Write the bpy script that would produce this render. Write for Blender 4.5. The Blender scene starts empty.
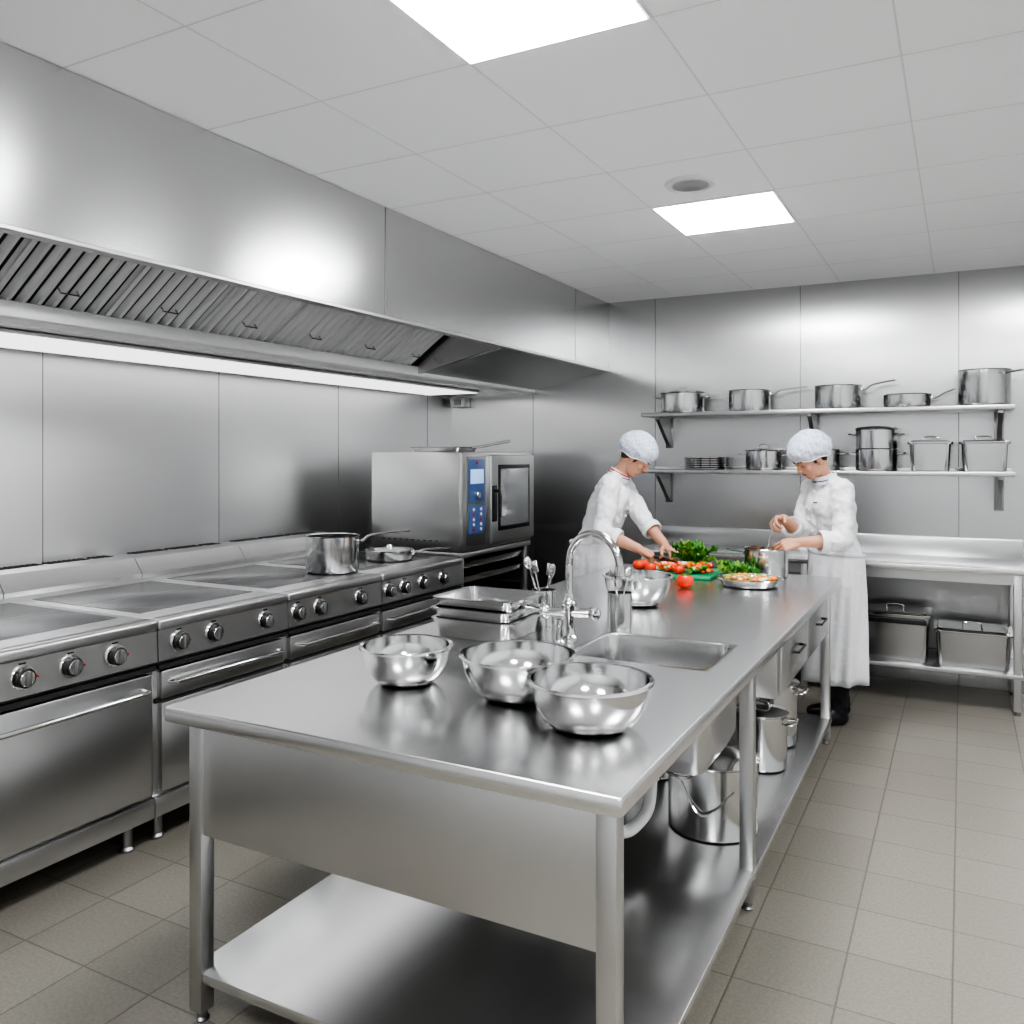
import bpy, bmesh, math, random
from mathutils import Vector, Matrix
random.seed(7)
scene = bpy.context.scene
try:
    scene.view_settings.view_transform = 'AgX'
    scene.view_settings.look = 'AgX - High Contrast'
    scene.view_settings.exposure = 0.36
except Exception: pass
CEIL = 2.87
# ------------------------------------------------------------------ materials
def new_mat(name):
    m = bpy.data.materials.new(name); m.use_nodes = True
    nt = m.node_tree; p = nt.nodes['Principled BSDF']
    return m, nt, p
def simple(name, col, rough=0.5, metal=0.0, spec=None, bump=0, bscale=200, emit=None, estr=0, bdist=.002):
    m, nt, p = new_mat(name)
    p.inputs['Base Color'].default_value = (*col, 1)
    p.inputs['Roughness'].default_value = rough
    p.inputs['Metallic'].default_value = metal
    tc = nt.nodes.new('ShaderNodeTexCoord'); n = nt.nodes.new('ShaderNodeTexNoise')
    n.inputs['Scale'].default_value = bscale
    nt.links.new(tc.outputs['Object'], n.inputs['Vector'])
    if bump:
        b = nt.nodes.new('ShaderNodeBump'); b.inputs['Strength'].default_value = bump
        b.inputs['Distance'].default_value = bdist
        nt.links.new(n.outputs['Fac'], b.inputs['Height']); nt.links.new(b.outputs['Normal'], p.inputs['Normal'])
    else:
        mr = nt.nodes.new('ShaderNodeMapRange')
        mr.inputs['To Min'].default_value = max(rough-0.04, 0.02); mr.inputs['To Max'].default_value = min(rough+0.04, 1)
        nt.links.new(n.outputs['Fac'], mr.inputs['Value']); nt.links.new(mr.outputs['Result'], p.inputs['Roughness'])
    if emit:
        p.inputs['Emission Color'].default_value = (*emit, 1); p.inputs['Emission Strength'].default_value = estr
    return m
def steel(name, base=0.6, rough=0.3, aniso=0.0, stretch=(1,1,1), var=0.003, tangent=None, bvar=0.004, metal=1.0):
    m, nt, p = new_mat(name)
    p.inputs['Metallic'].default_value = metal
    tc = nt.nodes.new('ShaderNodeTexCoord'); mp = nt.nodes.new('ShaderNodeMapping')
    mp.inputs['Scale'].default_value = stretch
    n = nt.nodes.new('ShaderNodeTexNoise'); n.inputs['Scale'].default_value = 3; n.inputs['Detail'].default_value = 1
    nt.links.new(tc.outputs['Object'], mp.inputs['Vector']); nt.links.new(mp.outputs['Vector'], n.inputs['Vector'])
    mr = nt.nodes.new('ShaderNodeMapRange')
    mr.inputs['From Min'].default_value = 0.2; mr.inputs['From Max'].default_value = 0.8
    mr.inputs['To Min'].default_value = max(rough-var, 0.03); mr.inputs['To Max'].default_value = rough+var
    nt.links.new(n.outputs['Fac'], mr.inputs['Value']); nt.links.new(mr.outputs['Result'], p.inputs['Roughness'])
    cr = nt.nodes.new('ShaderNodeMapRange')
    cr.inputs['From Min'].default_value = 0.2; cr.inputs['From Max'].default_value = 0.8
    cr.inputs['To Min'].default_value = base*(1-bvar); cr.inputs['To Max'].default_value = base*(1+bvar)
    nt.links.new(n.outputs['Fac'], cr.inputs['Value'])
    cc = nt.nodes.new('ShaderNodeCombineColor')
    for i in range(3): nt.links.new(cr.outputs['Result'], cc.inputs[i])
    nt.links.new(cc.outputs['Color'], p.inputs['Base Color'])
    if aniso:
        p.inputs['Anisotropic'].default_value = aniso
        if tangent:
            cx = nt.nodes.new('ShaderNodeCombineXYZ')
            for i in range(3): cx.inputs[i].default_value = tangent[i]
            nt.links.new(cx.outputs['Vector'], p.inputs['Tangent'])
    return m
M_WALL = steel('brushed_steel_wall', 0.82, 0.34, 0.6, (1,1,60), 0.006, (0,0,1), 0.01)
M_WALLB= steel('brushed_steel_wall_back', 0.60, 0.25, 0.8, (1,1,60), 0.004, (1,0,0), 0.008)
M_HOOD = steel('brushed_steel_hood', 0.64, 0.22, 0.65, (1,1,60), 0.004, (0,0,1), 0.008)
M_TOP  = steel('worktop_steel', 0.74, 0.25, 0, (2,14,1), 0.006, None, 0.008)
M_ST   = steel('satin_steel', 0.59, 0.31, 0, (1,1,3))
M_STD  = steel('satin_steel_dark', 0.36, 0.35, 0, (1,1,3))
M_POL  = steel('polished_steel', 0.74, 0.12, 0, (1,1,1))
M_POT  = steel('pot_steel', 0.60, 0.17, 0, (1,1,3))
M_FILT = steel('filter_baffle_steel', 0.85, 0.30, 0, (1,1,1), metal=.45)
M_CHR  = steel('chrome', 0.60, 0.06, 0, (1,1,1))
M_PLATE= simple('hotplate_dark', (0.10,0.10,0.105), 0.22, .3)
M_BLK  = simple('black_plastic', (0.015,0.015,0.016), 0.35)
M_DARK = simple('dark_gap', (0.02,0.02,0.02), 0.7)
M_SEAM = simple('panel_seam', (0.25,0.25,0.25), 0.5, 0.6)
M_CEIL = simple('ceiling_tile_white', (0.955,0.96,0.975), 0.9, bump=0.1, bscale=300)
M_TBAR = simple('ceiling_bar', (0.76,0.76,0.77), 0.6)
M_WHITEP = simple('white_plastic', (0.8,0.8,0.8), 0.35)
M_PAINT= simple('wall_paint', (0.84,0.85,0.86), 0.6)
M_CLOTH= simple('white_cotton', (0.78,0.78,0.80), 0.9, bump=0.55, bscale=16, bdist=.02)
M_TROU = simple('black_trouser_cloth', (0.018,0.018,0.022), 0.9, bump=0.3, bscale=60)
M_SHOE = simple('black_shoe_leather', (0.012,0.012,0.012), 0.35)
M_HAIR = simple('brown_hair', (0.06,0.03,0.018), 0.6, bump=0.6, bscale=120)
M_RED  = simple('red_trim', (0.5,0.03,0.03), 0.6)
M_NAVY = simple('navy_trim', (0.02,0.03,0.12), 0.6)
M_TOM  = simple('tomato_skin', (0.75,0.045,0.012), 0.22)
M_CARR = simple('carrot_orange', (0.85,0.22,0.02), 0.45)
M_STEM = simple('stem_green', (0.05,0.2,0.03), 0.6)
M_LEAF = simple('leaf_green', (0.05,0.20,0.02), 0.5, bump=0.4, bscale=40)
M_LEAF2= simple('leaf_light_green', (0.18,0.36,0.05), 0.5, bump=0.4, bscale=40)
M_BOARD= simple('green_board_plastic', (0.015,0.25,0.11), 0.45)
M_ONION= simple('chopped_white_veg', (0.75,0.7,0.55), 0.5)
M_FOOD = simple('cooked_food', (0.5,0.24,0.09), 0.5, bump=0.5, bscale=30)
M_EYE  = simple('eye_white', (0.7,0.66,0.62), 0.25)
M_IRIS = simple('iris_brown', (0.03,0.015,0.01), 0.2)
M_LIP  = simple('lip_pink', (0.48,0.19,0.15), 0.5)
M_BLUE = simple('oven_panel_blue', (0.07,0.13,0.30), 0.3)
M_DISP = simple('oven_display', (0.25,0.4,0.6), 0.2, emit=(0.3,0.5,0.8), estr=0.6)
M_GLASS= simple('oven_window_glass', (0.42,0.43,0.44), 0.06, .5)
M_LED  = simple('lamp_led', (1,1,1), 0.5, emit=(0.97,0.985,1), estr=27)
M_STRIP= simple('widened_hood_strip', (1,1,1), 0.5, emit=(1,1,1), estr=1.0)
def skin_mat():
    m, nt, p = new_mat('human_skin')
    p.inputs['Roughness'].default_value = 0.55
    p.inputs['Subsurface Weight'].default_value = 0.08
    tc = nt.nodes.new('ShaderNodeTexCoord'); n = nt.nodes.new('ShaderNodeTexNoise'); n.inputs['Scale'].default_value = 25
    r = nt.nodes.new('ShaderNodeValToRGB')
    r.color_ramp.elements[0].color = (0.50,0.25,0.165,1); r.color_ramp.elements[1].color = (0.60,0.33,0.23,1)
    nt.links.new(tc.outputs['Object'], n.inputs['Vector']); nt.links.new(n.outputs['Fac'], r.inputs['Fac'])
    nt.links.new(r.outputs['Color'], p.inputs['Base Color'])
    return m
M_SKIN = skin_mat()
def net_mat():
    m, nt, p = new_mat('hairnet_fabric')
    p.inputs['Base Color'].default_value = (0.74,0.82,0.95,1); p.inputs['Roughness'].default_value = 0.7
    tc = nt.nodes.new('ShaderNodeTexCoord'); v = nt.nodes.new('ShaderNodeTexNoise')
    v.inputs['Scale'].default_value = 70; v.inputs['Detail'].default_value = 3
    nt.links.new(tc.outputs['Object'], v.inputs['Vector'])
    r = nt.nodes.new('ShaderNodeMapRange'); r.inputs['From Min'].default_value = 0.35; r.inputs['From Max'].default_value = 0.65
    r.inputs['To Min'].default_value = 0.58; r.inputs['To Max'].default_value = 0.86
    nt.links.new(v.outputs['Fac'], r.inputs['Value']); nt.links.new(r.outputs['Result'], p.inputs['Alpha'])
    n = nt.nodes.new('ShaderNodeTexNoise'); n.inputs['Scale'].default_value = 50
    nt.links.new(tc.outputs['Object'], n.inputs['Vector'])
    b = nt.nodes.new('ShaderNodeBump'); b.inputs['Strength'].default_value = 0.7; b.inputs['Distance'].default_value = 0.006
    nt.links.new(n.outputs['Fac'], b.inputs['Height']); nt.links.new(b.outputs['Normal'], p.inputs['Normal'])
    return m
M_NET = net_mat()
def floor_mat():
    m, nt, p = new_mat('floor_tiles')
    tc = nt.nodes.new('ShaderNodeTexCoord'); mp = nt.nodes.new('ShaderNodeMapping')
    nt.links.new(tc.outputs['Object'], mp.inputs['Vector'])
    br = nt.nodes.new('ShaderNodeTexBrick'); br.offset = 0.0; br.squash = 1.0
    br.inputs['Scale'].default_value = 1.0; br.inputs['Brick Width'].default_value = 0.30; br.inputs['Row Height'].default_value = 0.30
    br.inputs['Mortar Size'].default_value = 0.0035; br.inputs['Mortar Smooth'].default_value = 0.3
    br.inputs['Color1'].default_value = (0.232,0.215,0.185,1); br.inputs['Color2'].default_value = (0.262,0.243,0.210,1)
    br.inputs['Mortar'].default_value = (0.155,0.143,0.122,1)
    nt.links.new(mp.outputs['Vector'], br.inputs['Vector'])
    n = nt.nodes.new('ShaderNodeTexNoise'); n.inputs['Scale'].default_value = 90; n.inputs['Detail'].default_value = 5
    nt.links.new(tc.outputs['Object'], n.inputs['Vector'])
    mx = nt.nodes.new('ShaderNodeMix'); mx.data_type = 'RGBA'; mx.blend_type = 'OVERLAY'; mx.inputs[0].default_value = 0.3
    nt.links.new(br.outputs['Color'], mx.inputs[6]); nt.links.new(n.outputs['Fac'], mx.inputs[7])
    nt.links.new(mx.outputs[2], p.inputs['Base Color'])
    p.inputs['Roughness'].default_value = 0.38
    b = nt.nodes.new('ShaderNodeBump'); b.invert = True; b.inputs['Strength'].default_value = 0.5; b.inputs['Distance'].default_value = 0.003
    nt.links.new(br.outputs['Fac'], b.inputs['Height']); nt.links.new(b.outputs['Normal'], p.inputs['Normal'])
    return m
M_FLOOR = floor_mat()

# ------------------------------------------------------------------ builder
def rrect(cx, cy, w, l, z, r, seg=5):
    pts = []
    for (sx, sy, a0) in ((1,1,0),(-1,1,90),(-1,-1,180),(1,-1,270)):
        ox = cx + sx*(w/2 - r); oy = cy + sy*(l/2 - r)
        for i in range(seg+1):
            a = math.radians(a0 + 90*i/seg)
            pts.append(Vector((ox + r*math.cos(a), oy + r*math.sin(a), z)))
    return pts
def smooth_path(pts, n=6):
    P = [Vector(p) for p in pts]; out = []
    for i in range(len(P)-1):
        p0 = P[max(i-1,0)]; p1 = P[i]; p2 = P[i+1]; p3 = P[min(i+2,len(P)-1)]
        for k in range(n):
            t = k/n
            out.append(0.5*((2*p1)+(-p0+p2)*t+(2*p0-5*p1+4*p2-p3)*t*t+(-p0+3*p1-3*p2+p3)*t**3))
    out.append(P[-1]); return out
class B:
    def __init__(s, name):
        s.name = name; s.bm = bmesh.new(); s.mats = []
    def mi(s, mat):
        if mat not in s.mats: s.mats.append(mat)
        return s.mats.index(mat)
    def box(s, lo, hi, mat, bev=0.0, seg=2, mtx=None):
        tb = bmesh.new(); bmesh.ops.create_cube(tb, size=1)
        for v in tb.verts:
            v.co = Vector([(lo[i]+hi[i])/2 + v.co[i]*(hi[i]-lo[i]) for i in range(3)])
        if bev: bmesh.ops.bevel(tb, geom=tb.edges[:], offset=bev, segments=seg, profile=0.5, affect='EDGES')
        s.merge(tb, mat, mtx)
    def merge(s, tb, mat, mtx=None):
        idx = s.mi(mat)
        if mtx is not None: bmesh.ops.transform(tb, matrix=mtx, verts=tb.verts[:])
        vm = {}
        for v in tb.verts: vm[v] = s.bm.verts.new(v.co)
        for f in tb.faces:
            try:
                nf = s.bm.faces.new([vm[v] for v in f.verts]); nf.material_index = idx
            except ValueError: pass
        tb.free()
    def loft(s, loops, mat, cap0=False, cap1=False, closed=True, mtx=None):
        tb = bmesh.new(); L = [[tb.verts.new(p) for p in lp] for lp in loops]
        for a, b in zip(L[:-1], L[1:]):
            n = len(a); rng = range(n) if closed else range(n-1)
            for i in rng:
                j = (i+1) % n
                try: tb.faces.new((a[i], a[j], b[j], b[i]))
                except ValueError: pass
        if cap0: tb.faces.new(list(reversed(L[0])))
        if cap1: tb.faces.new(L[-1])
        bmesh.ops.remove_doubles(tb, verts=tb.verts[:], dist=1e-6)
        s.merge(tb, mat, mtx)
    def lathe(s, prof, c, mat, seg=48, mtx=None):
        loops = []
        for (r, z) in prof:
            r = max(r, 0)
            loops.append([Vector((c[0]+r*math.cos(2*math.pi*i/seg), c[1]+r*math.sin(2*math.pi*i/seg), c[2]+z)) for i in range(seg)])
        s.loft(loops, mat, mtx=mtx)
    def tube(s, pts, r, mat, seg=12, sm=0, cap=True, mtx=None, flat=1.0):
        P = smooth_path(pts, sm) if sm else [Vector(p) for p in pts]
        R = r if isinstance(r, (list, tuple)) else [r]*len(P)
        if len(R) != len(P):
            R = [R[0]+(R[-1]-R[0])*i/(len(P)-1) for i in range(len(P))]
        t = (P[1]-P[0]).normalized()
        up = Vector((0,0,1)) if abs(t.z) < 0.9 else Vector((1,0,0))
        n = (up - t*up.dot(t)).normalized(); loops = []
        for i, p in enumerate(P):
            if i == 0: t = (P[1]-P[0])
            elif i == len(P)-1: t = P[-1]-P[-2]
            else: t = (P[i+1]-P[i]).normalized()+(P[i]-P[i-1]).normalized()
            t.normalize(); n = (n - t*n.dot(t)).normalized(); b = t.cross(n)
            loops.append([p + (n*math.cos(2*math.pi*k/seg)*flat + b*math.sin(2*math.pi*k/seg))*R[i] for k in range(seg)])
        s.loft(loops, mat, cap, cap, mtx=mtx)
    def prism(s, poly, axis, a, b, mat):
        def mk(p, v):
            if axis == 'Y': return Vector((p[0], v, p[1]))
            if axis == 'X': return Vector((v, p[0], p[1]))
            return Vector((p[0], p[1], v))
        s.loft([[mk(p, a) for p in poly], [mk(p, b) for p in poly]], mat, True, True)
    def cyl(s, p1, p2, r, mat, seg=24, bev=0.0):
        p1 = Vector(p1); p2 = Vector(p2)
        if bev:
            d = (p2-p1).normalized()*bev
            s.tube([p1, p1+d, p2-d, p2], [r-bev, r, r, r-bev], mat, seg)
        else: s.tube([p1, p2], r, mat, seg)
    def sphere(s, c, r, mat, scale=(1,1,1), seg=20, mtx=None):
        tb = bmesh.new(); bmesh.ops.create_uvsphere(tb, u_segments=seg, v_segments=max(seg//2,6), radius=r)
        for v in tb.verts: v.co = Vector((c[0]+v.co.x*scale[0], c[1]+v.co.y*scale[1], c[2]+v.co.z*scale[2]))
        s.merge(tb, mat, mtx)
    def done(s, parent=None, angle=35, flat=False, recalc=True):
        bm = s.bm
        if recalc: bmesh.ops.recalc_face_normals(bm, faces=bm.faces[:])
        xs = [v.co for v in bm.verts]
        lo = Vector([min(v[i] for v in xs) for i in range(3)]); hi = Vector([max(v[i] for v in xs) for i in range(3)])
        o = Vector(((lo.x+hi.x)/2, (lo.y+hi.y)/2, lo.z))
        if parent is not None: o = Vector((0,0,0))
        for v in bm.verts: v.co -= o
        me = bpy.data.meshes.new(s.name); bm.to_mesh(me); bm.free()
        for m in s.mats: me.materials.append(m)
        for p in me.polygons: p.use_smooth = not flat
        if not flat: me.set_sharp_from_angle(angle=math.radians(angle))
        ob = bpy.data.objects.new(s.name, me); ob.location = o
        scene.collection.objects.link(ob)
        if parent is not None: ob.parent = parent
        return ob

# ------------------------------------------------------------------ room
XL, XR, YB, YF = -4.15, 2.3, 6.6, -2.0
b = B('floor'); b.box((XL-.1,YF-.1,-.1),(XR+.1,YB+.1,0),M_FLOOR)
fl = b.done(flat=True)
b = B('ceiling'); b.box((XL-.1,YF-.1,CEIL),(XR+.1,YB+.1,CEIL+.1),M_CEIL)
gx = [-1.41+.62*k for k in range(-1,6)]; gy = [-1.85+.6*k for k in range(0,14)]
for x in gx: b.box((x-.003,YF,CEIL-.001),(x+.003,YB,CEIL+.01),M_TBAR)
for y in gy: b.box((-2.6,y-.003,CEIL-.001),(XR,y+.003,CEIL+.01),M_TBAR)
b.done(flat=True)
b = B('wall_left'); b.box((XL-.1,YF,0),(XL,YB,CEIL),M_WALL)
for y in (-.83,.34,1.51,2.68,3.84,5.0,6.2): b.box((XL-.01,y-.002,0),(XL+.0015,y+.002,CEIL),M_SEAM)
b.done(flat=True)
b = B('wall_back'); b.box((XL,YB,0),(XR,YB+.1,CEIL),M_WALLB)
for x in (-3.31,-2.2,-1.07,-.02,1.08,2.18): b.box((x-.002,YB-.0015,0),(x+.002,YB+.01,CEIL),M_SEAM)
b.done(flat=True)
b = B('wall_right'); b.box((XR,YF,0),(XR+.1,YB,CEIL),M_PAINT); b.done(flat=True)
b = B('wall_front'); b.box((XL,YF-.1,0),(XR,YF,CEIL),M_PAINT); b.done(flat=True)

# ceiling lights
for (x, y) in ((-1.10,4.45),(-1.10,2.05),(-1.10,-.35),(.76,4.45),(.76,2.05),(.76,-.35)):
    b = B('ceiling_light_panel')
    b.box((x-.305,y-.295,CEIL-.008),(x+.305,y+.295,CEIL),M_WHITEP)
    b.box((x-.295,y-.285,CEIL-.0105),(x+.295,y+.285,CEIL-.0075),M_LED)
    b.done(flat=True)
b = B('ceiling_speaker')
b.lathe([(0,-.012),(.09,-.012),(.095,-.016),(.112,-.014),(.118,-.004),(.118,0),(0,0)],(-1.12,3.87,CEIL),M_TBAR)
for k in range(1,8): b.lathe([(.011*k,-.013),(.011*k+.004,-.0135),(.011*k+.004,-.0125)],(-1.12,3.87,CEIL),M_SEAM)
b.done()

# ------------------------------------------------------------------ extractor hood
b = B('extractor_hood')
HF, HY0, HZ = -2.6, -.6, 2.31
b.box((HF-.03,HY0,HZ),(HF,YB-.002,CEIL-.003),M_HOOD)
b.box((HF-.05,HY0,HZ-.015),(HF+.006,YB-.002,HZ+.002),M_ST,.003)
b.box((XL+.002,HY0,2.14),(HF,HY0+.02,CEIL-.003),M_HOOD)
for y in (1.1,3.5,5.9): b.box((HF-.01,y-.002,HZ+.01),(HF+.0015,y+.002,CEIL-.003),M_SEAM)
A = Vector((-2.72,0,2.65)); C = Vector((-3.36,0,2.20))
d = (C-A); dn = d.normalized(); nn = Vector((-dn.z,0,dn.x)); 
if nn.z > 0: nn = -nn
b.prism([(A.x,A.z),(C.x,C.z),(C.x-nn.x*.03,C.z-nn.z*.03),(A.x-nn.x*.03,A.z-nn.z*.03)],'Y',HY0,4.8,M_DARK)
y = HY0+.03
while y < 4.76:
    w = .042
    lps = []
    for P in (A, C):
        lps.append([P+Vector((0,y,0))+nn*.002, P+Vector((0,y+w*.3,0))+nn*.026, P+Vector((0,y+w*.7,0))+nn*.026, P+Vector((0,y+w,0))+nn*.002])
    b.loft(lps, M_FILT, True, True)
    y += .062
y = HY0+.05
while y < 4.8:
    b.loft([[A+Vector((0,y-.012,0))+nn*f for f in (0,.028)]+[A+Vector((0,y+.012,0))+nn*f for f in (.028,0)],
            [C+Vector((0,y-.012,0))+nn*f for f in (0,.028)]+[C+Vector((0,y+.012,0))+nn*f for f in (.028,0)]], M_FILT, True, True)
    y += .496
    mid = A.lerp(C,.8)
    b.tube([mid+Vector((0,y-.28,0))+nn*.02, mid+Vector((0,y-.28,0))+nn*.045, mid+Vector((0,y-.2,0))+nn*.045, mid+Vector((0,y-.2,0))+nn*.02], .004, M_CHR, 8)
b.box((A.x,HY0,2.63),(HF-.03,4.82,2.66),M_HOOD)
b.prism([(HF-.03,HZ),(HF-.03,2.66),(A.x,2.65),(C.x,2.20),(-3.36,2.14)],'Y',4.8,4.83,M_HOOD)
b.prism([(HF-.03,HZ-.012),(-3.36,2.155),(-3.36,2.21),(HF-.03,HZ+.04)],'Y',4.83,YB-.002,M_ST)
b.prism([(-3.30,2.135),(-3.29,2.145),(-3.29,2.205),(-3.33,2.215),(-3.42,2.235),(-3.42,2.135)],'Y',HY0,YB-.002,M_FILT)
b.prism([(-3.36,2.135),(-3.36,2.17),(XL+.002,2.17),(XL+.002,2.14)],'Y',HY0,YB-.002,M_HOOD)
b.done(flat=True)
b = B('widened_hood_light')  # strip light widened to a broad dim panel, to brighten the left wall
b.box((-4.06,.1,2.118),(-3.56,6.1,2.1345),M_ST,.003); b.box((-4.05,.12,2.114),(-3.57,6.08,2.119),M_STRIP)
b.done(flat=True)
b = B('junction_box'); b.box((-4.10,6.50,2.03),(-3.95,6.597,2.12),M_ST,.006); b.box((-4.06,6.49,2.05),(-3.99,6.501,2.1),M_STD,.003); b.done()

# ------------------------------------------------------------------ ranges
FX = -2.90
KN = [.25,.42,.6, 1.0,1.18,1.36, 1.79,1.97,2.155, 2.457,2.64,2.95, 3.17,3.33,3.66, 3.92,4.07,4.26,4.485]
mods = [(0.0,.8,'door'),(.8,1.57,'door'),(1.57,2.35,'door'),(2.35,3.1,'drawer'),(3.1,3.85,'drawer'),(3.85,4.72,'door2')]
for (y0,y1,kind) in mods:
    b = B('range_cooker'); y0 += .002; y1 -= .002
    b.box((XL+.01,y0,.12),(FX-.02,y1,.88),M_ST,.004)
    b.box((-3.93,y0,.88),(FX-.01,y1,.93),M_ST,.008,3)
    b.box((FX-.045,y0,.885),(FX+.02,y1,.93),M_ST,.012,3)
    b.prism([(FX-.02,.745),(FX+.0,.745),(FX+.018,.76),(FX+.012,.885),(FX-.02,.885)],'Y',y0,y1,M_ST)
    b.box((-3.80,y0+.05,.928),(-3.06,y1-.05,.933),M_PLATE,.002)
    b.box((-3.806,y0+.044,.926),(-3.054,y1-.044,.9308),M_ST,.001)
    b.box((-3.43,y0+.05,.9325),(-3.425,y1-.05,.9335),M_STD)
    b.prism([(XL+.01,.88),(XL+.01,1.045),(-4.05,1.05),(-3.99,1.035),(-3.93,.955),(-3.93,.88)],'Y',y0,y1,M_ST)
    n = int((y1-y0-.12)/.028)
    for k in range(n):
        yy = y0+.06+k*.028
        if k % 9 == 8: continue
        b.box((-4.135,yy,1.044),(-4.055,yy+.016,1.0525),M_DARK)
    if kind == 'door':
        b.box((FX-.02,y0+.02,.22),(FX+.012,y1-.02,.715),M_ST,.008)
        b.box((FX-.02,y0,.12),(FX+.0,y1,.20),M_ST,.003)
        hz = .655
        b.tube([(FX+.01,y0+.06,hz),(FX+.055,y0+.075,hz),(FX+.06,y0+.12,hz),(FX+.06,y1-.12,hz),(FX+.055,y1-.075,hz),(FX+.01,y1-.06,hz)],.011,M_POL,12)
        b.box((FX-.015,y0+.005,.725),(FX+.014,y1-.005,.742),M_DARK)
    else:
        b.box((FX-.02,y0+.02,.60),(FX+.012,y1-.02,.715),M_ST,.008)
        b.box((FX-.02,y0+.02,.22),(FX+.012,y1-.02,.585),M_ST,.008)
        b.box((FX-.02,y0,.12),(FX+.0,y1,.20),M_ST,.003)
        b.box((FX-.019,y0+.004,.584),(FX-.005,y1-.004,.601),M_DARK)
        for hz in (.665,):
            b.tube([(FX+.01,y0+.06,hz),(FX+.05,y0+.075,hz),(FX+.05,y1-.075,hz),(FX+.01,y1-.06,hz)],.011,M_POL,12)
        b.box((FX-.015,y0+.005,.725),(FX+.014,y1-.005,.742),M_DARK)
    for (fx) in (FX-.08, XL+.15):
        for fy in (y0+.07,y1-.07):
            b.lathe([(0,0),(.028,0),(.03,.01),(.022,.02),(.022,.12),(0,.12)],(fx,fy,0),M_STD,16)
    for ky in KN:
        if y0 < ky < y1:
            x0 = FX+.015; z = .825
            b.cyl((x0-.004,ky,z),(x0+.006,ky,z),.043,M_POL,28,.002)
            b.cyl((x0+.004,ky,z),(x0+.03,ky,z),.034,M_BLK,28,.004)
            b.cyl((x0+.026,ky,z),(x0+.034,ky,z),.027,M_POT,24,.002)
            b.box((x0+.025,ky-.006,z-.028),(x0+.045,ky+.006,z+.028),M_STD,.003)
            b.box((x0-.004,ky-.012,z+.046),(x0+.0008,ky+.012,z+.052),M_BLK)
            if int(ky*100)%2: b.box((x0-.003,ky+.05,z-.01),(x0+.003,ky+.058,z-.002),M_RED)
    b.done()

# ------------------------------------------------------------------ cookware
def pot(name, x, y, z, r, h, style='two', ang=0, lid=False, mat=None, hl=.2, hrise=.02, dome=.022):
    mat = mat or M_POT
    b = B(name); t = .004
    b.lathe([(0,0),(r-.012,0),(r-.003,.004),(r,.014),(r,h-.004),(r+.006,h),(r+.004,h+.002),(r-t,h-.002),(r-t,.012),(r-.015,.008),(0,.008)],(x,y,z),mat)
    c, s_ = math.cos(ang), math.sin(ang)
    def P(a, l, dz): return (x+c*a-s_*l, y+s_*a+c*l, z+dz)
    if style in ('two','big'):
        hz = h-.035 if h > .1 else h*.6
        for sg in (1,-1):
            b.tube([P(sg*(r-.004),-.045,hz),P(sg*(r+.03),-.045,hz+.005),P(sg*(r+.045),-.03,hz+.008),P(sg*(r+.045),.03,hz+.008),P(sg*(r+.03),.045,hz+.005),P(sg*(r-.004),.045,hz)],.006,M_CHR,10,sm=3)
    if style == 'long':
        hz = h-.03 if h > .08 else h*.7
        b.tube([P(r-.006,0,hz),P(r+.03,0,hz+.004),P(r+.08,0,hz+hrise*.6),P(r+hl,0,hz+hrise)],[.014,.010],M_CHR,12,sm=4,flat=.6)
        b.box((-.012,-.016,-.012),(.004,.016,.012),M_CHR,.003,mtx=Matrix.Translation(P(r+.004,0,hz))@Matrix.Rotation(ang,4,'Z'))
    if lid:
        b.lathe([(r+.007,h+.002),(r+.008,h+.006),(r*.92,h+.006+dome*.25),(r*.7,h+dome*.72),(r*.4,h+dome*.93),(.03,h+dome),(0,h+dome)],(x,y,z),M_POL)
        b.tube([P(-.035,0,h+dome-.002),P(-.025,0,h+dome+.024),P(.025,0,h+dome+.024),P(.035,0,h+dome-.002)],.005,M_CHR,8,sm=3)
    return b
pot('stock_pot',-3.18,3.78,.934,.148,.205,'long',math.radians(24),hl=.30,hrise=.06).done()
b = pot('saute_pan',-3.22,4.38,.934,.15,.065,'long',math.radians(30),hl=.24,hrise=.03)
b.lathe([(.15,.067),(.1,.074),(.02,.078),(.015,.095),(0,.097)],(-3.22,4.38,.934),M_POL)
b.done()

def bowl(name, x, y, z, r, h, mat=None):
    b = B(name); prof = [(0,0),(r*.42,0)]
    for i in range(1,11):
        a = math.radians(90*i/10); prof.append((r*.42+(r-r*.42)*math.sin(a)**.9, h*(1-math.cos(a))**.95))
    prof += [(r+.009,h+.001),(r+.010,h-.004),(r+.007,h+.004),(r-.003,h+.002)]
    for i in range(9,0,-1):
        a = math.radians(90*i/10); prof.append((r*.42-.003+(r-r*.42)*math.sin(a)**.9, h*(1-math.cos(a))**.95+.003))
    prof += [(r*.40,.003),(0,.003)]
    b.lathe(prof,(x,y,z),mat or M_POL,64)
    return b
TZ = .90
bowl('mixing_bowl',-1.51,2.14,TZ,.135,.115).done()
bowl('mixing_bowl',-1.133,2.16,TZ,.16,.125).done()
bowl('mixing_bowl',-.845,2.01,TZ,.155,.125).done()
bowl('mixing_bowl',-1.335,3.75,TZ,.155,.14).done()

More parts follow.
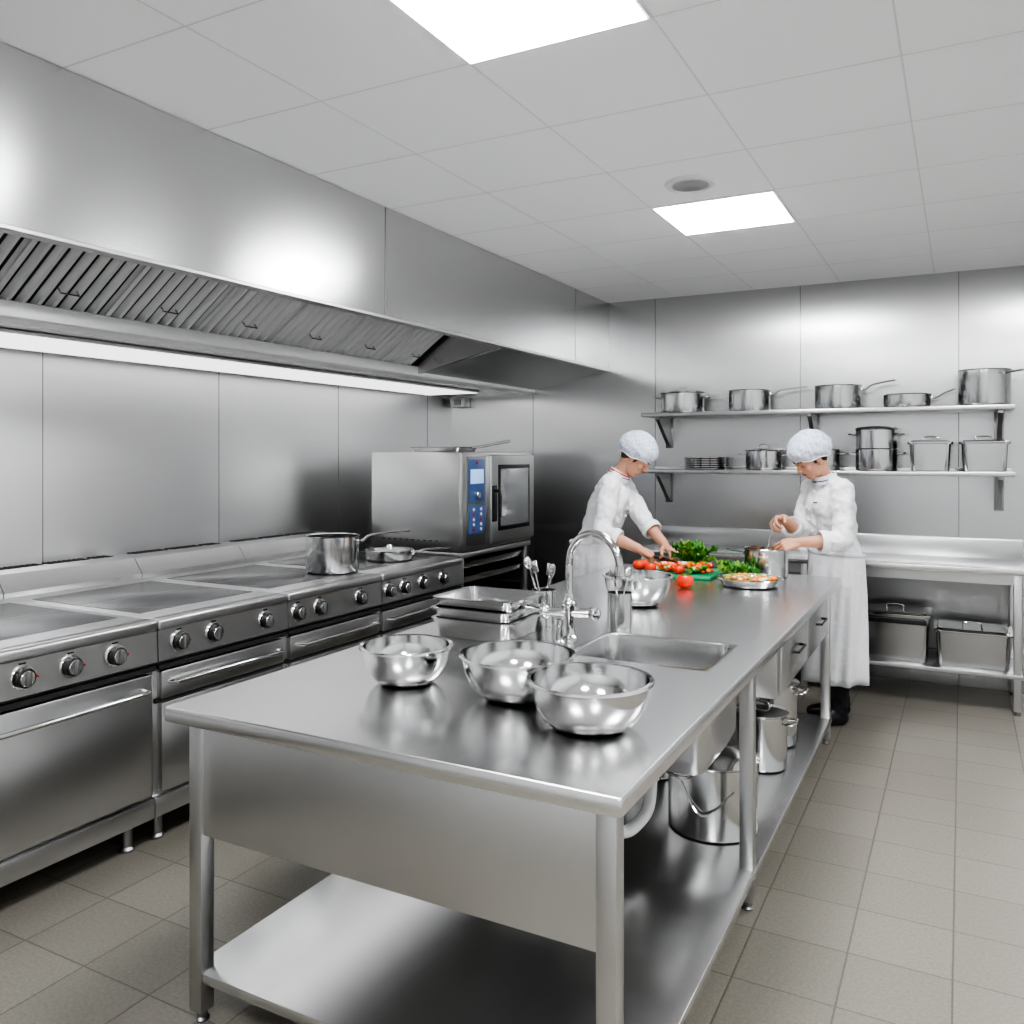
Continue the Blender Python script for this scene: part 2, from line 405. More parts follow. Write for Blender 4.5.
def gn(b, cx, cy, z, w, l, h, lid=False, mat=None, mtx=None):
    mat = mat or M_POT; r=.03
    L = [rrect(cx,cy,w-.05,l-.05,z,r*.8),rrect(cx,cy,w-.04,l-.04,z+.006,r),rrect(cx,cy,w-.022,l-.022,z+h-.004,r),
         rrect(cx,cy,w,l,z+h-.002,r+.008),rrect(cx,cy,w+.002,l+.002,z+h-.008,r+.008),rrect(cx,cy,w+.004,l+.004,z+h,r+.008),rrect(cx,cy,w-.026,l-.026,z+h+.001,r),
         rrect(cx,cy,w-.046,l-.046,z+.012,r),rrect(cx,cy,w-.06,l-.06,z+.008,r*.7)]
    b.loft(L,mat,True,True,mtx=mtx)
    if lid:
        b.loft([rrect(cx,cy,w+.006,l+.006,z+h+.001,r+.008),rrect(cx,cy,w+.006,l+.006,z+h+.006,r+.008),rrect(cx,cy,w-.03,l-.03,z+h+.008,r),rrect(cx,cy,w-.05,l-.05,z+h+.018,r),rrect(cx,cy,w-.08,l-.08,z+h+.014,r*.7)],M_POL,True,True,mtx=mtx)
        b.tube([(cx-.05,cy,z+h+.012),(cx-.045,cy,z+h+.04),(cx+.045,cy,z+h+.04),(cx+.05,cy,z+h+.012)],.005,M_CHR,8,sm=3,mtx=mtx)
b = B('gastronorm_pan_stack')
gn(b,-1.64,2.87,TZ,.35,.31,.075); gn(b,-1.64,2.87,TZ+.045,.35,.31,.07); gn(b,-1.635,2.875,TZ+.090,.35,.31,.065)
b.box((-1.76,2.77,TZ+.108),(-1.52,2.97,TZ+.112),M_POL,.001)
b.done()

def uten_cup(x, y, h, r, uts):
    b = B('utensil_cup')
    b.lathe([(0,0),(r-.003,0),(r,.004),(r,h),(r+.003,h+.002),(r-.003,h),(r-.004,.006),(0,.006)],(x,y,TZ),M_POT,32)
    for (dx,dy,L,kind) in uts:
        p0 = Vector((x-dx*.3*r, y-dy*.3*r, TZ+.01)); p1 = Vector((x+dx*r*.8, y+dy*r*.8, TZ+h)); dr = (p1-p0).normalized()
        p2 = p0+dr*L
        b.tube([p0,p2],.004,M_CHR,8)
        mt = Matrix.Translation(p2)@dr.to_track_quat('Z','Y').to_matrix().to_4x4()
        if kind == 's': b.sphere((0,0,.02),.022,M_CHR,(.35,.8,1.2),12,mtx=mt)
        else: b.box((-.003,-.02,0),(.003,.02,.05),M_CHR,.002,mtx=mt)
    return b.done()
uten_cup(-1.52,3.13,.145,.048,[(-.6,-.6,.24,'s'),(.5,-.2,.2,'k'),(-.8,.4,.21,'k'),(.2,.8,.2,'s')])
uten_cup(-1.23,3.24,.14,.050,[(.3,.6,.19,'s'),(-.5,.3,.18,'k')])

# ------------------------------------------------------------------ island worktable
TX0,TX1,TY0,TY1 = -1.965,-.612,1.62,5.15
SX0,SX1,SY0,SY1 = -1.225,-.745,2.72,3.12
b = B('steel_worktable')
cx,cy,w,l = (TX0+TX1)/2,(TY0+TY1)/2,TX1-TX0,TY1-TY0
b.loft([rrect(cx,cy,w-.04,l-.04,.862,.008,3),rrect(cx,cy,w-.004,l-.004,.858,.008,3),rrect(cx,cy,w,l,.862,.008,3),rrect(cx,cy,w,l,.893,.008,3),rrect(cx,cy,w-.004,l-.004,.898,.008,3),rrect(cx,cy,w-.014,l-.014,.900,0.0,3)],M_TOP)
tb = bmesh.new(); xs=[TX0+.007,SX0-.02,SX1+.02,TX1-.007]; ys=[TY0+.007,SY0-.02,SY1+.02,TY1-.007]
for i in range(3):
    for j in range(3):
        if i==1 and j==1: continue
        tb.faces.new([tb.verts.new((xs[i+a],ys[j+c],.9)) for a,c in ((0,0),(1,0),(1,1),(0,1))])
b.merge(tb,M_TOP)
scx,scy,sw,sl=(SX0+SX1)/2,(SY0+SY1)/2,SX1-SX0,SY1-SY0
b.loft([rrect(scx,scy,sw+.04,sl+.04,.9,0,6),rrect(scx,scy,sw+.012,sl+.012,.9,.05,6),rrect(scx,scy,sw+.004,sl+.004,.897,.05,6),rrect(scx,scy,sw,sl,.89,.05,6),rrect(scx,scy,sw-.02,sl-.02,.60,.05,6),rrect(scx,scy,sw-.06,sl-.06,.575,.04,6),rrect(scx,scy,.06,.06,.57,.029,6)],M_POT,False,True)
b.loft([rrect(scx,scy,sw+.05,sl+.05,.861,.05,6),rrect(scx,scy,sw+.035,sl+.035,.60,.05,6),rrect(scx,scy,sw-.02,sl-.02,.545,.04,6)],M_ST,False,True)
b.lathe([(0,.5715),(.03,.572),(.036,.574),(.036,.571)],(scx,scy,0),M_CHR,24)
for (a0,a1,c0,c1) in ((TX0+.01,SX0-.03,TY0+.01,TY1-.01),(SX1+.03,TX1-.01,TY0+.01,TY1-.01),(SX0-.03,SX1+.03,TY0+.01,SY0-.03),(SX0-.03,SX1+.03,SY1+.03,TY1-.01)):
    b.box((a0,c0,.872),(a1,c1,.885),M_STD)
LX=(-1.905,-.668); LY=(1.70,3.02,4.95)
for x in LX:
    for y in LY:
        b.box((x-.024,y-.024,.03),(x+.024,y+.024,.868),M_ST,.003)
        b.lathe([(0,0),(.02,0),(.022,.006),(.016,.012),(.016,.03),(.021,.032),(0,.034)],(x,y,0),M_STD,16)
b.box((LX[0]+.022,1.685,.53),(LX[1]-.022,1.70,.865),M_ST,.003)
b.box((LX[0],4.945,.76),(LX[1],4.96,.865),M_ST,.003)
b.box((LX[0]-.01,1.71,.77),(LX[0]+.008,4.94,.866),M_ST,.003)
b.box((LX[1]-.01,1.71,.82),(LX[1]+.008,3.6,.866),M_ST,.003)
b.box((LX[0]-.03,1.68,.115),(LX[1]+.03,4.98,.145),M_TOP,.004)
b.box((-1.15,3.55,.60),(LX[1],4.92,.865),M_ST,.004)
for (y0,y1) in ((3.57,4.22),(4.24,4.90)):
    b.box((LX[1]-.002,y0,.62),(LX[1]+.018,y1,.85),M_ST,.005)
    ym=(y0+y1)/2
    b.tube([(LX[1]+.016,ym-.09,.745),(LX[1]+.045,ym-.08,.745),(LX[1]+.045,ym+.08,.745),(LX[1]+.016,ym+.09,.745)],.006,M_BLK,10)
b.done()
b = B('sink_drain_pipe')
b.lathe([(0,0),(.035,0),(.035,.02),(.028,.035),(.028,.04),(0,.04)],(scx,scy,.505),M_WHITEP,24)
b.tube([(scx,scy,.51),(scx,scy-.01,.42),(scx,scy-.05,.34),(scx-.02,scy-.15,.31),(scx-.03,scy-.25,.34),(scx-.04,scy-.29,.42),(scx-.12,scy-.31,.45),(scx-.5,scy-.32,.45)],.021,M_WHITEP,16,sm=6)
b.lathe([(.0,-.02),(.027,-.02),(.027,.02),(0,.02)],(scx,scy-.005,.455),M_WHITEP,24)
b.done()

# faucet
b = B('sink_faucet'); fx,fy=-1.33,2.96
b.lathe([(0,0),(.036,0),(.036,.006),(.026,.012),(.022,.03),(.022,.10),(.028,.11),(.028,.135),(.02,.145),(.018,.17),(0,.17)],(fx,fy,TZ),M_CHR,32)
hd = Vector((.9,-.25,0)).normalized()
pts=[(fx,fy,TZ+.16),(fx,fy,TZ+.27)]
R=.12
for k in range(0,9):
    a=math.radians(180-k*22); pts.append(tuple(Vector((fx,fy,TZ+.28))+hd*(R+R*math.cos(a))+Vector((0,0,R*math.sin(a)*1.05))))
b.tube(pts,.0145,M_CHR,16,sm=4)
pe=Vector(pts[-1]); b.cyl(pe+Vector((0,0,.008)),pe+Vector((0,0,-.03)),.018,M_CHR,20,.002)
b.cyl((fx-.09,fy-.02,TZ+.095),(fx+.09,fy+.02,TZ+.095),.019,M_CHR,20,.003)
for sg in (-1,1):
    p=Vector((fx+sg*.095,fy+sg*.02,TZ+.095)); b.sphere(p,.027,M_CHR)
    b.tube([p,p+Vector((sg*.02,-.03,.02)),p+Vector((sg*.04,-.09,.035))],[.010,.007],M_CHR,10,sm=3)
b.lathe([(0,0),(.024,0),(.024,.004),(.014,.01),(.014,.06),(.02,.065),(.02,.085),(0,.088)],(fx+.0,fy-.09,TZ),M_CHR,24)
b.done()

# ------------------------------------------------------------------ under table pots
b = pot('lidded_stock_pot',-.865,3.30,.147,.172,.27,'two',math.radians(60),lid=True,dome=.055)
b.tube([(-.95,3.15,.36),(-.86,3.115,.25),(-.75,3.17,.34)],.004,M_CHR,8,sm=5)
b.done()
pot('tall_storage_pot',-.83,4.05,.147,.115,.25,'two',0,lid=True).done()
pot('tall_storage_pot',-.86,4.42,.147,.13,.30,'two',0,lid=True).done()
pot('tall_storage_pot',-1.25,3.75,.147,.13,.26,'two',1.2,lid=True).done()

# ------------------------------------------------------------------ combi oven on stand
b = B('combi_oven'); OX0,OX1,OY0,OY1=-3.78,-3.0,4.92,5.96
b.box((OX0,OY0,.93),(OX1-.03,OY1,1.62),M_ST,.008)
b.box((OX1-.032,OY0,.935),(OX1-.006,OY1,1.615),M_ST,.006)
b.box((OX1-.01,OY0+.05,.97),(OX1,OY0+.31,1.59),M_STD,.004)
b.box((OX1-.002,OY0+.07,1.27),(OX1+.004,OY0+.29,1.57),M_BLUE,.002)
b.box((OX1+.002,OY0+.09,1.40),(OX1+.006,OY0+.27,1.50),M_DISP,.002)
b.box((OX1-.002,OY0+.07,1.05),(OX1+.004,OY0+.29,1.25),M_BLUE,.002)
b.cyl((OX1,OY0+.18,1.32),(OX1+.025,OY0+.18,1.32),.026,M_POL,24,.003)
for k in range(5):
    for j in range(2): b.cyl((OX1+.002,OY0+.13+j*.1,1.08+k*.035),(OX1+.009,OY0+.13+j*.1,1.08+k*.035),.011,M_WHITEP if (k+j)%3 else M_RED,14)
b.cyl((OX1+.002,OY0+.18,1.545),(OX1+.008,OY0+.18,1.545),.012,M_RED,14)
b.box((OX1-.01,OY0+.34,.96),(OX1+.028,OY1-.015,1.60),M_ST,.012,3)
b.box((OX1+.02,OY0+.44,1.05),(OX1+.032,OY1-.1,1.53),M_BLK,.004)
b.box((OX1+.028,OY0+.47,1.08),(OX1+.034,OY1-.13,1.50),M_GLASS,.002)
b.tube([(OX1+.028,OY0+.385,1.34),(OX1+.07,OY0+.385,1.34),(OX1+.075,OY0+.385,1.30),(OX1+.075,OY0+.385,1.16)],.012,M_BLK,12)
b.box((OX1+.02,OY0+.35,1.12),(OX1+.034,OY0+.42,1.38),M_BLK,.004)
for k in range(10): b.box((OX0+.1+k*.05,OY0-.002,1.0),(OX0+.125+k*.05,OY0+.002,1.006),M_DARK)
b.done()
b = B('oven_stand')
for x in (OX0+.04,OX1-.05):
    for y in (OY0+.04,OY1-.04): b.box((x-.02,y-.02,0.0),(x+.02,y+.02,.9),M_ST,.003)
b.box((OX0,OY0,.89),(OX1-.01,OY1,.928),M_ST,.004)
b.box((OX0+.02,OY0+.02,.15),(OX1-.04,OY1-.02,.18),M_ST,.003)
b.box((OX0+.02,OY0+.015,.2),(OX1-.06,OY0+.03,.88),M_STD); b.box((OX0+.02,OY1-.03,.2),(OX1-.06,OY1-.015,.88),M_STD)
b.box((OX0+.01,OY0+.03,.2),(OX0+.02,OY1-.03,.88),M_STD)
for k in range(6):
    z=.3+k*.1
    for y in (OY0+.04,OY1-.07): b.box((OX0+.05,y,z),(OX1-.04,y+.03,z+.006),M_ST)
    if k in (2,4,5): gn(b,(OX0+OX1)/2+.02,(OY0+OY1)/2,z+.007,.66,.93,.05)
b.done()
b = B('roasting_tray_with_lid'); gn(b,-3.28,5.12,1.622,.42,.30,.035)
b.tube([(-3.08,5.16,1.65),(-2.98,5.2,1.665),(-2.82,5.26,1.70)],.009,M_CHR,10,sm=3); b.done()

# ------------------------------------------------------------------ back bench
b = B('steel_prep_bench'); BX0,BX1,BY0=-2.15,.36,5.98
b.box((BX0,BY0,.865),(BX1,YB-.003,.90),M_TOP,.004)
b.box((BX0,YB-.045,.895),(BX1,YB-.003,1.03),M_ST,.008)
b.box((BX0+.04,BY0+.03,.80),(BX1-.04,BY0+.045,.868),M_ST)
for x in (BX0+.06,-.95,BX1-.06):
    for y in (BY0+.05,YB-.06):
        b.box((x-.021,y-.021,.025),(x+.021,y+.021,.868),M_ST,.003); b.cyl((x,y,0),(x,y,.03),.018,M_STD,14)
b.box((BX0+.03,BY0+.02,.225),(BX1-.03,YB-.03,.25),M_ST,.003)
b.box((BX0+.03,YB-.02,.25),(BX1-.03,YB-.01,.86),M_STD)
b.done()
M_GNB = steel('container_steel',0.46,0.24,0,(1,1,3))
b = B('storage_container'); gn(b,-.40,6.25,.252,.44,.38,.30,True,M_GNB); b.box((-.60,6.04,.50),(-.2,6.065,.53),M_BLK,.003); b.done()
b = B('storage_container'); gn(b,.06,6.25,.252,.44,.38,.22,True,M_GNB); b.done()
b = B('storage_container'); gn(b,-1.5,6.25,.252,.5,.38,.28,True,M_GNB); b.done()

# ------------------------------------------------------------------ shelves
for z in (1.925,1.49):
    b = B('steel_shelf')
    b.box((-2.2,6.25,z-.03),(.30,YB-.003,z),M_ST,.004)
    b.box((-2.2,YB-.012,z-.03),(.30,YB-.003,z+.02),M_ST,.003)
    for x in (-2.08,-.96,.22):
        b.prism([(YB-.003,z-.03),(6.29,z-.03),(6.29,z-.05),(YB-.05,z-.24),(YB-.003,z-.26)],'X',x-.014,x+.014,M_STD)
        b.box((x-.03,YB-.008,z-.27),(x+.03,YB-.003,z-.03),M_STD,.002)
    b.done()
S1,S2=1.9265,1.4915
pot('casserole_pot',-1.916,6.41,S1,.165,.15,'two',.1,lid=True).done()
pot('saucepan',-1.403,6.41,S1,.15,.155,'long',.1,hl=.26,hrise=.05).done()
pot('saucepan',-.783,6.41,S1,.155,.165,'long',.05,hl=.22,hrise=.06).done()
pot('frying_pan',-.335,6.42,S1,.15,.09,'long',0.05,hl=.14,hrise=.06).done()
pot('deep_saucepan',.13,6.42,S1,.155,.235,'long',-.75,hl=.14,hrise=.01).done()
b = B('plate_stack')
for k in range(7): b.lathe([(0,0),(.11,0),(.150,.003),(.158,.007),(.158,.0105),(.150,.0125),(0,.0125)],(-1.743,6.42,S2+k*.0135),M_POL,40)
b.done()
pot('two_handled_pot',-1.30,6.42,S2,.13,.14,'two',.2,lid=True).done()
pot('two_handled_pot',-.89,6.42,S2,.12,.15,'two',.2).done()
b = pot('steamer_pot',-.53,6.42,S2,.135,.15,'two',.1)
b.lathe([(0,0),(.13,0),(.135,.004),(.135,.13),(.143,.135),(.141,.138),(.125,.15),(.03,.16),(0,.16)],(-.53,6.42,S2+.152),M_POT)
for sg in (1,-1): b.tube([(-.53+sg*.13,6.38,S2+.25),(-.53+sg*.175,6.39,S2+.255),(-.53+sg*.175,6.45,S2+.255),(-.53+sg*.13,6.46,S2+.25)],.006,M_CHR,8,sm=3)
b.done()
b = B('gastronorm_pan'); gn(b,-.19,6.42,S2,.27,.3,.19,True); b.done()
b = B('gastronorm_pan'); gn(b,.13,6.42,S2,.29,.3,.19,True); b.done()

# ------------------------------------------------------------------ food on table
b = B('cutting_board'); b.box((-1.73,4.66,TZ+.001),(-1.24,5.08,TZ+.019),M_BOARD,.006,3); b.done()
BZ=TZ+.0195
def tomato(x,y,z,r):
    b = B('tomato'); prof=[]
    for i in range(13):
        a=math.pi*i/12; rr=r*math.sin(a)*(1.06); zz=r*.85-r*.85*math.cos(a)
        if i>=11: zz-= r*.12*(i-10)
        prof.append((rr,zz))
    b.lathe(prof,(x,y,z),M_TOM,28)
    for k in range(5):
        a=k*1.256; b.tube([(x,y,z+r*1.5),(x+math.cos(a)*r*.35,y+math.sin(a)*r*.35,z+r*1.62),(x+math.cos(a)*r*.6,y+math.sin(a)*r*.6,z+r*1.55)],[.003,.001],M_STEM,6)
    b.tube([(x,y,z+r*1.5),(x,y,z+r*1.8)],.0025,M_STEM,6)
    return b.done()
tomato(-1.285,4.34,TZ+.001,.044)
for (x,y,r) in ((-1.685,4.76,.037),(-1.60,4.71,.034),(-1.69,4.86,.033),(-1.43,4.71,.031)): tomato(x,y,BZ,r)
def leaf(b, c, ang, L, W, lift, mat, curl=.4):
    tb=bmesh.new(); N,Mm=9,9; g=[]
    for i in range(N):
        t=i/(N-1); row=[]
        for j in range(Mm):
            s_=(j/(Mm-1)-.5)*2; w=W*math.sin(math.pi*min(t*.9+.08,1))**.6
            x=t*L; y=s_*w; z=lift*math.sin(t*math.pi*.6)+abs(s_)**2*W*curl+.012*math.sin(t*17+ang*3)*abs(s_)+.010*math.sin(s_*9+t*11)
            row.append(tb.verts.new((x,y,z)))
        g.append(row)
    for i in range(N-1):
        for j in range(Mm-1): tb.faces.new((g[i][j],g[i+1][j],g[i+1][j+1],g[i][j+1]))
    b.merge(tb,mat,Matrix.Translation(c)@Matrix.Rotation(ang,4,'Z'))
b = B('lettuce_leaves')
for k in range(18): leaf(b,(-1.42+.04*math.cos(k),4.98+.03*math.sin(k),BZ+.012+.003*k),k*2.4,.085+.03*random.random(),.04,.05+.016*(k%4),M_LEAF if k%3 else M_LEAF2)
b.done(recalc=False)
b = B('chopped_vegetables')
for k in range(300):
    if k<140: x=-1.35+random.gauss(0,.038); y=4.82+random.gauss(0,.035); h=.035
    else: x=-1.52+random.gauss(0,.030); y=4.80+random.gauss(0,.022); h=.03
    s_=random.uniform(.006,.013)
    pal=[M_TOM,M_CARR,M_LEAF,M_LEAF2,M_ONION,M_TOM] if k<140 else [M_TOM,M_TOM,M_CARR,M_CARR,M_ONION]
    b.box((-s_*1.4,-s_,-s_*.8),(s_*1.4,s_,s_*.8),random.choice(pal),.002,1,mtx=Matrix.Translation((x,y,BZ+.014+random.random()*h))@Matrix.Rotation(random.random()*3,4,'Z')@Matrix.Rotation(random.random(),4,'X'))
b.done()
b = B('serving_pan'); px,py=-1.0,4.58
b.lathe([(0,0),(.13,0),(.145,.006),(.165,.04),(.172,.042),(.17,.045),(.162,.042),(.14,.01),(0,.008)],(px,py,TZ+.001),M_POL,56)
b.lathe([(.150,.022),(.12,.036),(.05,.042),(0,.043)],(px,py,TZ),M_FOOD,40)
for k in range(90):
    a=random.random()*6.28; rr=.13*math.sqrt(random.random()); s_=random.uniform(.008,.016)
    b.sphere((0,0,0),s_,random.choice([M_FOOD,M_ONION,M_CARR,M_FOOD,M_LEAF2,M_ONION]),(1.3,1,.6),8,mtx=Matrix.Translation((px+rr*math.cos(a),py+rr*math.sin(a),TZ+.047))@Matrix.Rotation(random.random()*3,4,'Z'))
b.done()
b = B('herb_bunch')
for k in range(16): leaf(b,(-1.13+.05*math.cos(k*2),4.80+.012*math.sin(k*2),TZ+.008+.003*k),k*.2-.3+(math.pi if k%4==0 else 0),.09,.026,.03,M_LEAF2 if k%3 else M_LEAF)
b.done(recalc=False)
b = pot('soup_pot',-1.0,5.0,TZ+.001,.122,.16,'long',math.radians(170),hl=.12,hrise=.01)
b.lathe([(.117,.12),(0,.122)],(-1.0,5.0,TZ),M_FOOD); b.done()

# ------------------------------------------------------------------ people
def capsule(bm, p1, p2, r1, r2, sy=1.0, seg=16):
    p1=Vector(p1); p2=Vector(p2); d=p2-p1; L=d.length
    t=d.normalized() if L>1e-6 else Vector((0,0,1))
    up=Vector((0,1,0)) if abs(t.y)<.9 else Vector((1,0,0))
    n=(up-t*up.dot(t)).normalized(); b_=t.cross(n); loops=[]
    for i in range(0,5): a=math.radians(-90+i*22.5); loops.append((p1+t*r1*math.sin(a), r1*math.cos(a)))
    for i in range(0,5): a=math.radians(i*22.5); loops.append((p2+t*r2*math.sin(a), r2*math.cos(a)))
    prev=None
    first=bm.verts.new(loops[0][0]); last=bm.verts.new(loops[-1][0])
    for (c,r) in loops[1:-1]:
        ring=[bm.verts.new(c+(n*math.cos(2*math.pi*k/seg)*sy+b_*math.sin(2*math.pi*k/seg))*r) for k in range(seg)]
        if prev is None:
            for k in range(seg): bm.faces.new((first,ring[(k+1)%seg],ring[k]))
        else:
            for k in range(seg): bm.faces.new((prev[k],prev[(k+1)%seg],ring[(k+1)%seg],ring[k]))
        prev=ring
    for k in range(seg): bm.faces.new((prev[k],prev[(k+1)%seg],last))
def ellips(bm, c, r, rot=None):
    g=bmesh.ops.create_uvsphere(bm,u_segments=24,v_segments=14,radius=1)
    for v in g['verts']:
        q=Vector((v.co.x*r[0],v.co.y*r[1],v.co.z*r[2]))
        if rot: q=rot@q
        v.co=q+Vector(c)
def remesh_obj(name, bm, voxel, smooth, parent, mats, labeler=None):
    bmesh.ops.recalc_face_normals(bm,faces=bm.faces[:])
    me=bpy.data.meshes.new(name+'_src'); bm.to_mesh(me); bm.free()
    ob=bpy.data.objects.new(name+'_src',me); scene.collection.objects.link(ob)
    md=ob.modifiers.new('r','REMESH'); md.mode='VOXEL'; md.voxel_size=voxel; md.adaptivity=0
    sm=ob.modifiers.new('s','SMOOTH'); sm.factor=.5; sm.iterations=smooth
    bpy.context.view_layer.update()
    dg=bpy.context.evaluated_depsgraph_get()
    nm=bpy.data.meshes.new_from_object(ob.evaluated_get(dg))
    bpy.data.objects.remove(ob,do_unlink=True); bpy.data.meshes.remove(me)
    nm.name=name; nm.materials.clear()
    for m in mats: nm.materials.append(m)
    for p in nm.polygons:
        p.use_smooth=True; p.material_index = labeler(p.center) if labeler else 0
    o=bpy.data.objects.new(name,nm); scene.collection.objects.link(o); o.parent=parent
    return o
def seg_dist(p,a,b):
    ab=b-a; t=max(0,min(1,(p-a).dot(ab)/max(ab.length_squared,1e-9))); return (p-(a+ab*t)).length, t
def ik(s, w, l1, l2, pole):
    d=w-s; D=min(d.length,(l1+l2)*.995); t=d.normalized(); w=s+t*D
    a=(l1*l1-l2*l2+D*D)/(2*D); h=math.sqrt(max(l1*l1-a*a,0))
    pl=(pole-t*pole.dot(t)).normalized(); return s+t*a+pl*h, w
def hand(name, wrist, fdir, back, side, curl, parent, spread=0.0, thumbc=.0, farm=None):
    bm=bmesh.new(); X=fdir.normalized(); Z=(back-X*back.dot(X)).normalized(); Y=Z.cross(X)
    Mx=Matrix((X,Y*side,Z)).transposed()
    T=lambda q: wrist+Mx@Vector(q)
    for y,kx in ((.031,.084),(.0105,.088),(-.0105,.084),(-.030,.077)):
        capsule(bm,T((0.004,y*.5,0)),T((kx,y,0)),.0165,.0125)
    capsule(bm,T((.02,.02,-.008)),T((.05,.026,-.010)),.016,.013)
    capsule(bm,T((.02,-.018,-.008)),T((.055,-.022,-.008)),.015,.012)
    capsule(bm,wrist-farm*.05,wrist,.0285,.0245); capsule(bm,wrist,T((.02,0,0)),.0245,.020)
    F=((.031,.084,(.042,.026,.021),.0088),(.0105,.088,(.046,.030,.022),.009),(-.0105,.084,(.042,.027,.021),.0086),(-.030,.077,(.033,.021,.018),.0077))
    for n,(y,kx,Ls,r) in enumerate(F):
        p=Vector((kx,y,0)); a=0; yaw=spread*(1.5-n)*.1
        for k,l in enumerate(Ls):
            a+=curl[k]*(1+.08*n); q=p+Vector((math.cos(a)*math.cos(yaw),math.sin(yaw),-math.sin(a)))*l
            capsule(bm,T(p),T(q),r*(1-.08*k),r*(1-.08*(k+1)),seg=12); p=q
    p=Vector((.018,.024,-.006))
    for k,(dv,l,r) in enumerate((((.62,.68,-.35),.042,.0125),((.85,.35,-.4-thumbc),.030,.0108),((.9,.05,-.42-thumbc),.024,.0095))):
        q=p+Vector(dv).normalized()*l; capsule(bm,T(p),T(q),r,r*.9,seg=12); p=q
    return remesh_obj(name,bm,.0028,3,parent,[M_SKIN])
HS=1.0
def person(name, pos, facing, S, lean, headtilt, rw, lw, rh, lh, sleeve, apron_len, collar_mats, mark=False, headyaw=0, feet=((.02,.10),(-.02,-.10)), poleout=.55):
    root=bpy.data.objects.new(name,None); root.empty_display_size=.2; scene.collection.objects.link(root)
    root.location=(pos[0],pos[1],0); root.rotation_euler=(0,0,facing)
    inv=Matrix.Rotation(-facing,3,'Z')
    W=lambda p: inv@(Vector(p)-Vector((pos[0],pos[1],0)))
    V=lambda x,y,z: Vector((x*S,y*S,z*S))
    hip=V(-.02,0,.95)
    sd=Vector((math.sin(lean),0,math.cos(lean)))
    def sp(h,f=0,y=0):
        return hip+sd*h*S+Vector((math.cos(lean),0,-math.sin(lean)))*f*S+Vector((0,y*S,0))
    bones=[]; bm=bmesh.new()
    def bone(a,b_,r1,r2,lab,sy=1.0):
        capsule(bm,a,b_,r1*S,r2*S,sy); bones.append((Vector(a),Vector(b_),r1*S,r2*S,lab))
    J,T_,K,H_=0,1,2,3
    for sg in (1,-1):
        bone(sp(-.06,0,.062*sg),sp(.16,.0,.05*sg),.118,.108,J)
        bone(sp(.16,0,.05*sg),sp(.36,.005,.075*sg),.108,.115,J)
        bone(sp(.36,0,.07*sg),sp(.44,-.01,.115*sg),.10,.07,J)
        bone(sp(.36,.045,.05*sg),sp(.40,.03,.06*sg),.085,.08,J)
        bone(sp(.50,-.01,.03*sg),sp(.455,-.005,.15*sg),.05,.064,J)
    tilt=lean+headtilt
    nb=sp(.49,-.005); hdir=Vector((math.sin(lean+headtilt*.6),0,math.cos(lean+headtilt*.6)))
    nt_=nb+hdir*.07*S
    HC=nb+hdir*.085*S+Vector((math.sin(tilt)*.085+.02,0,math.cos(tilt)*.085))
    HM=Matrix.Translation(HC)@Matrix.Rotation(headyaw,4,'Z')@Matrix.Rotation(tilt,4,'Y')@Matrix.Scale(HS,4)
    bone(sp(.44),sp(.52),.06,.054,J)
    bone(nb,nt_,.050,.048,K)
    for i,sg in enumerate((1,-1)):
        hp=V(-.02,.085*sg,.90); an=V(feet[i][0]-.03,feet[i][1],.09); kn=(hp+an)/2+V(.015,0,.0)
        bone(hp,kn,.092,.066,T_); bone(kn,an,.066,.056,T_)
        bone(V(feet[i][0]-.05,feet[i][1],.045),V(feet[i][0]+.03,feet[i][1]*1.05,.055),.043,.05,H_)
        bone(V(feet[i][0]+.03,feet[i][1]*1.05,.05),V(feet[i][0]+.15,feet[i][1]*1.25,.035),.045,.034,H_)
    ends={}; cuffs=[]
    for side,sg,wr,hh in (('right',-1,rw,rh),('left',1,lw,lh)):
        s0=sp(.455,.0,.165*sg); w=W(wr)
        e,w=ik(s0,w,.30*S,.255*S,Vector((-.25,sg*poleout,-1)))
        bone(s0,e,.070,.060,J)
        q=e.lerp(w,sleeve); bone(e,q,.060,.054,J)
        cuffs.append((q,(w-e).normalized()))
        bone(q,w,.043,.029,K)
        ends[side]=(w,(w-e).normalized())
    def lab(c):
        best=None;bl=0
        for (a,b_,r1,r2,l) in bones:
            dd,t=seg_dist(c,a,b_); dd-=r1+(r2-r1)*t
            if best is None or dd<best: best=dd; bl=l
        if bl==T_ and c.z>.86*S: bl=J
        return bl
    body=remesh_obj('body',bm,.008,4,root,[M_CLOTH,M_TROU,M_SKIN,M_SHOE],lab)
    vg=body.vertex_groups.new(name='cloth'); cv=set()
    for p in body.data.polygons:
        if p.material_index in (0,1): cv.update(p.vertices)
    for p in body.data.polygons:
        if p.material_index in (2,3): cv.difference_update(p.vertices)
    vg.add(list(cv),1.0,'REPLACE')
    for nm_,sc_,st_ in (('a',.085,.034),('b',.035,.012)):
        tex=bpy.data.textures.new('folds_'+nm_,'CLOUDS'); tex.noise_scale=sc_
        dm=body.modifiers.new('folds_'+nm_,'DISPLACE'); dm.texture=tex; dm.strength=st_; dm.mid_level=.5; dm.vertex_group='cloth'
    fb=B('sleeve_cuffs')
    for (q,dr) in cuffs:
        mt=Matrix.Translation(q+dr*.035*S)@dr.to_track_quat('Z','Y').to_matrix().to_4x4()
        fb.lathe([(.050,-.035),(.063,-.03),(.066,-.015),(.064,.010),(.061,.016),(.056,.016),(.050,.006),(.046,-.02)],(0,0,0),M_CLOTH,28,mtx=mt)
    fb.done(parent=root,angle=60)
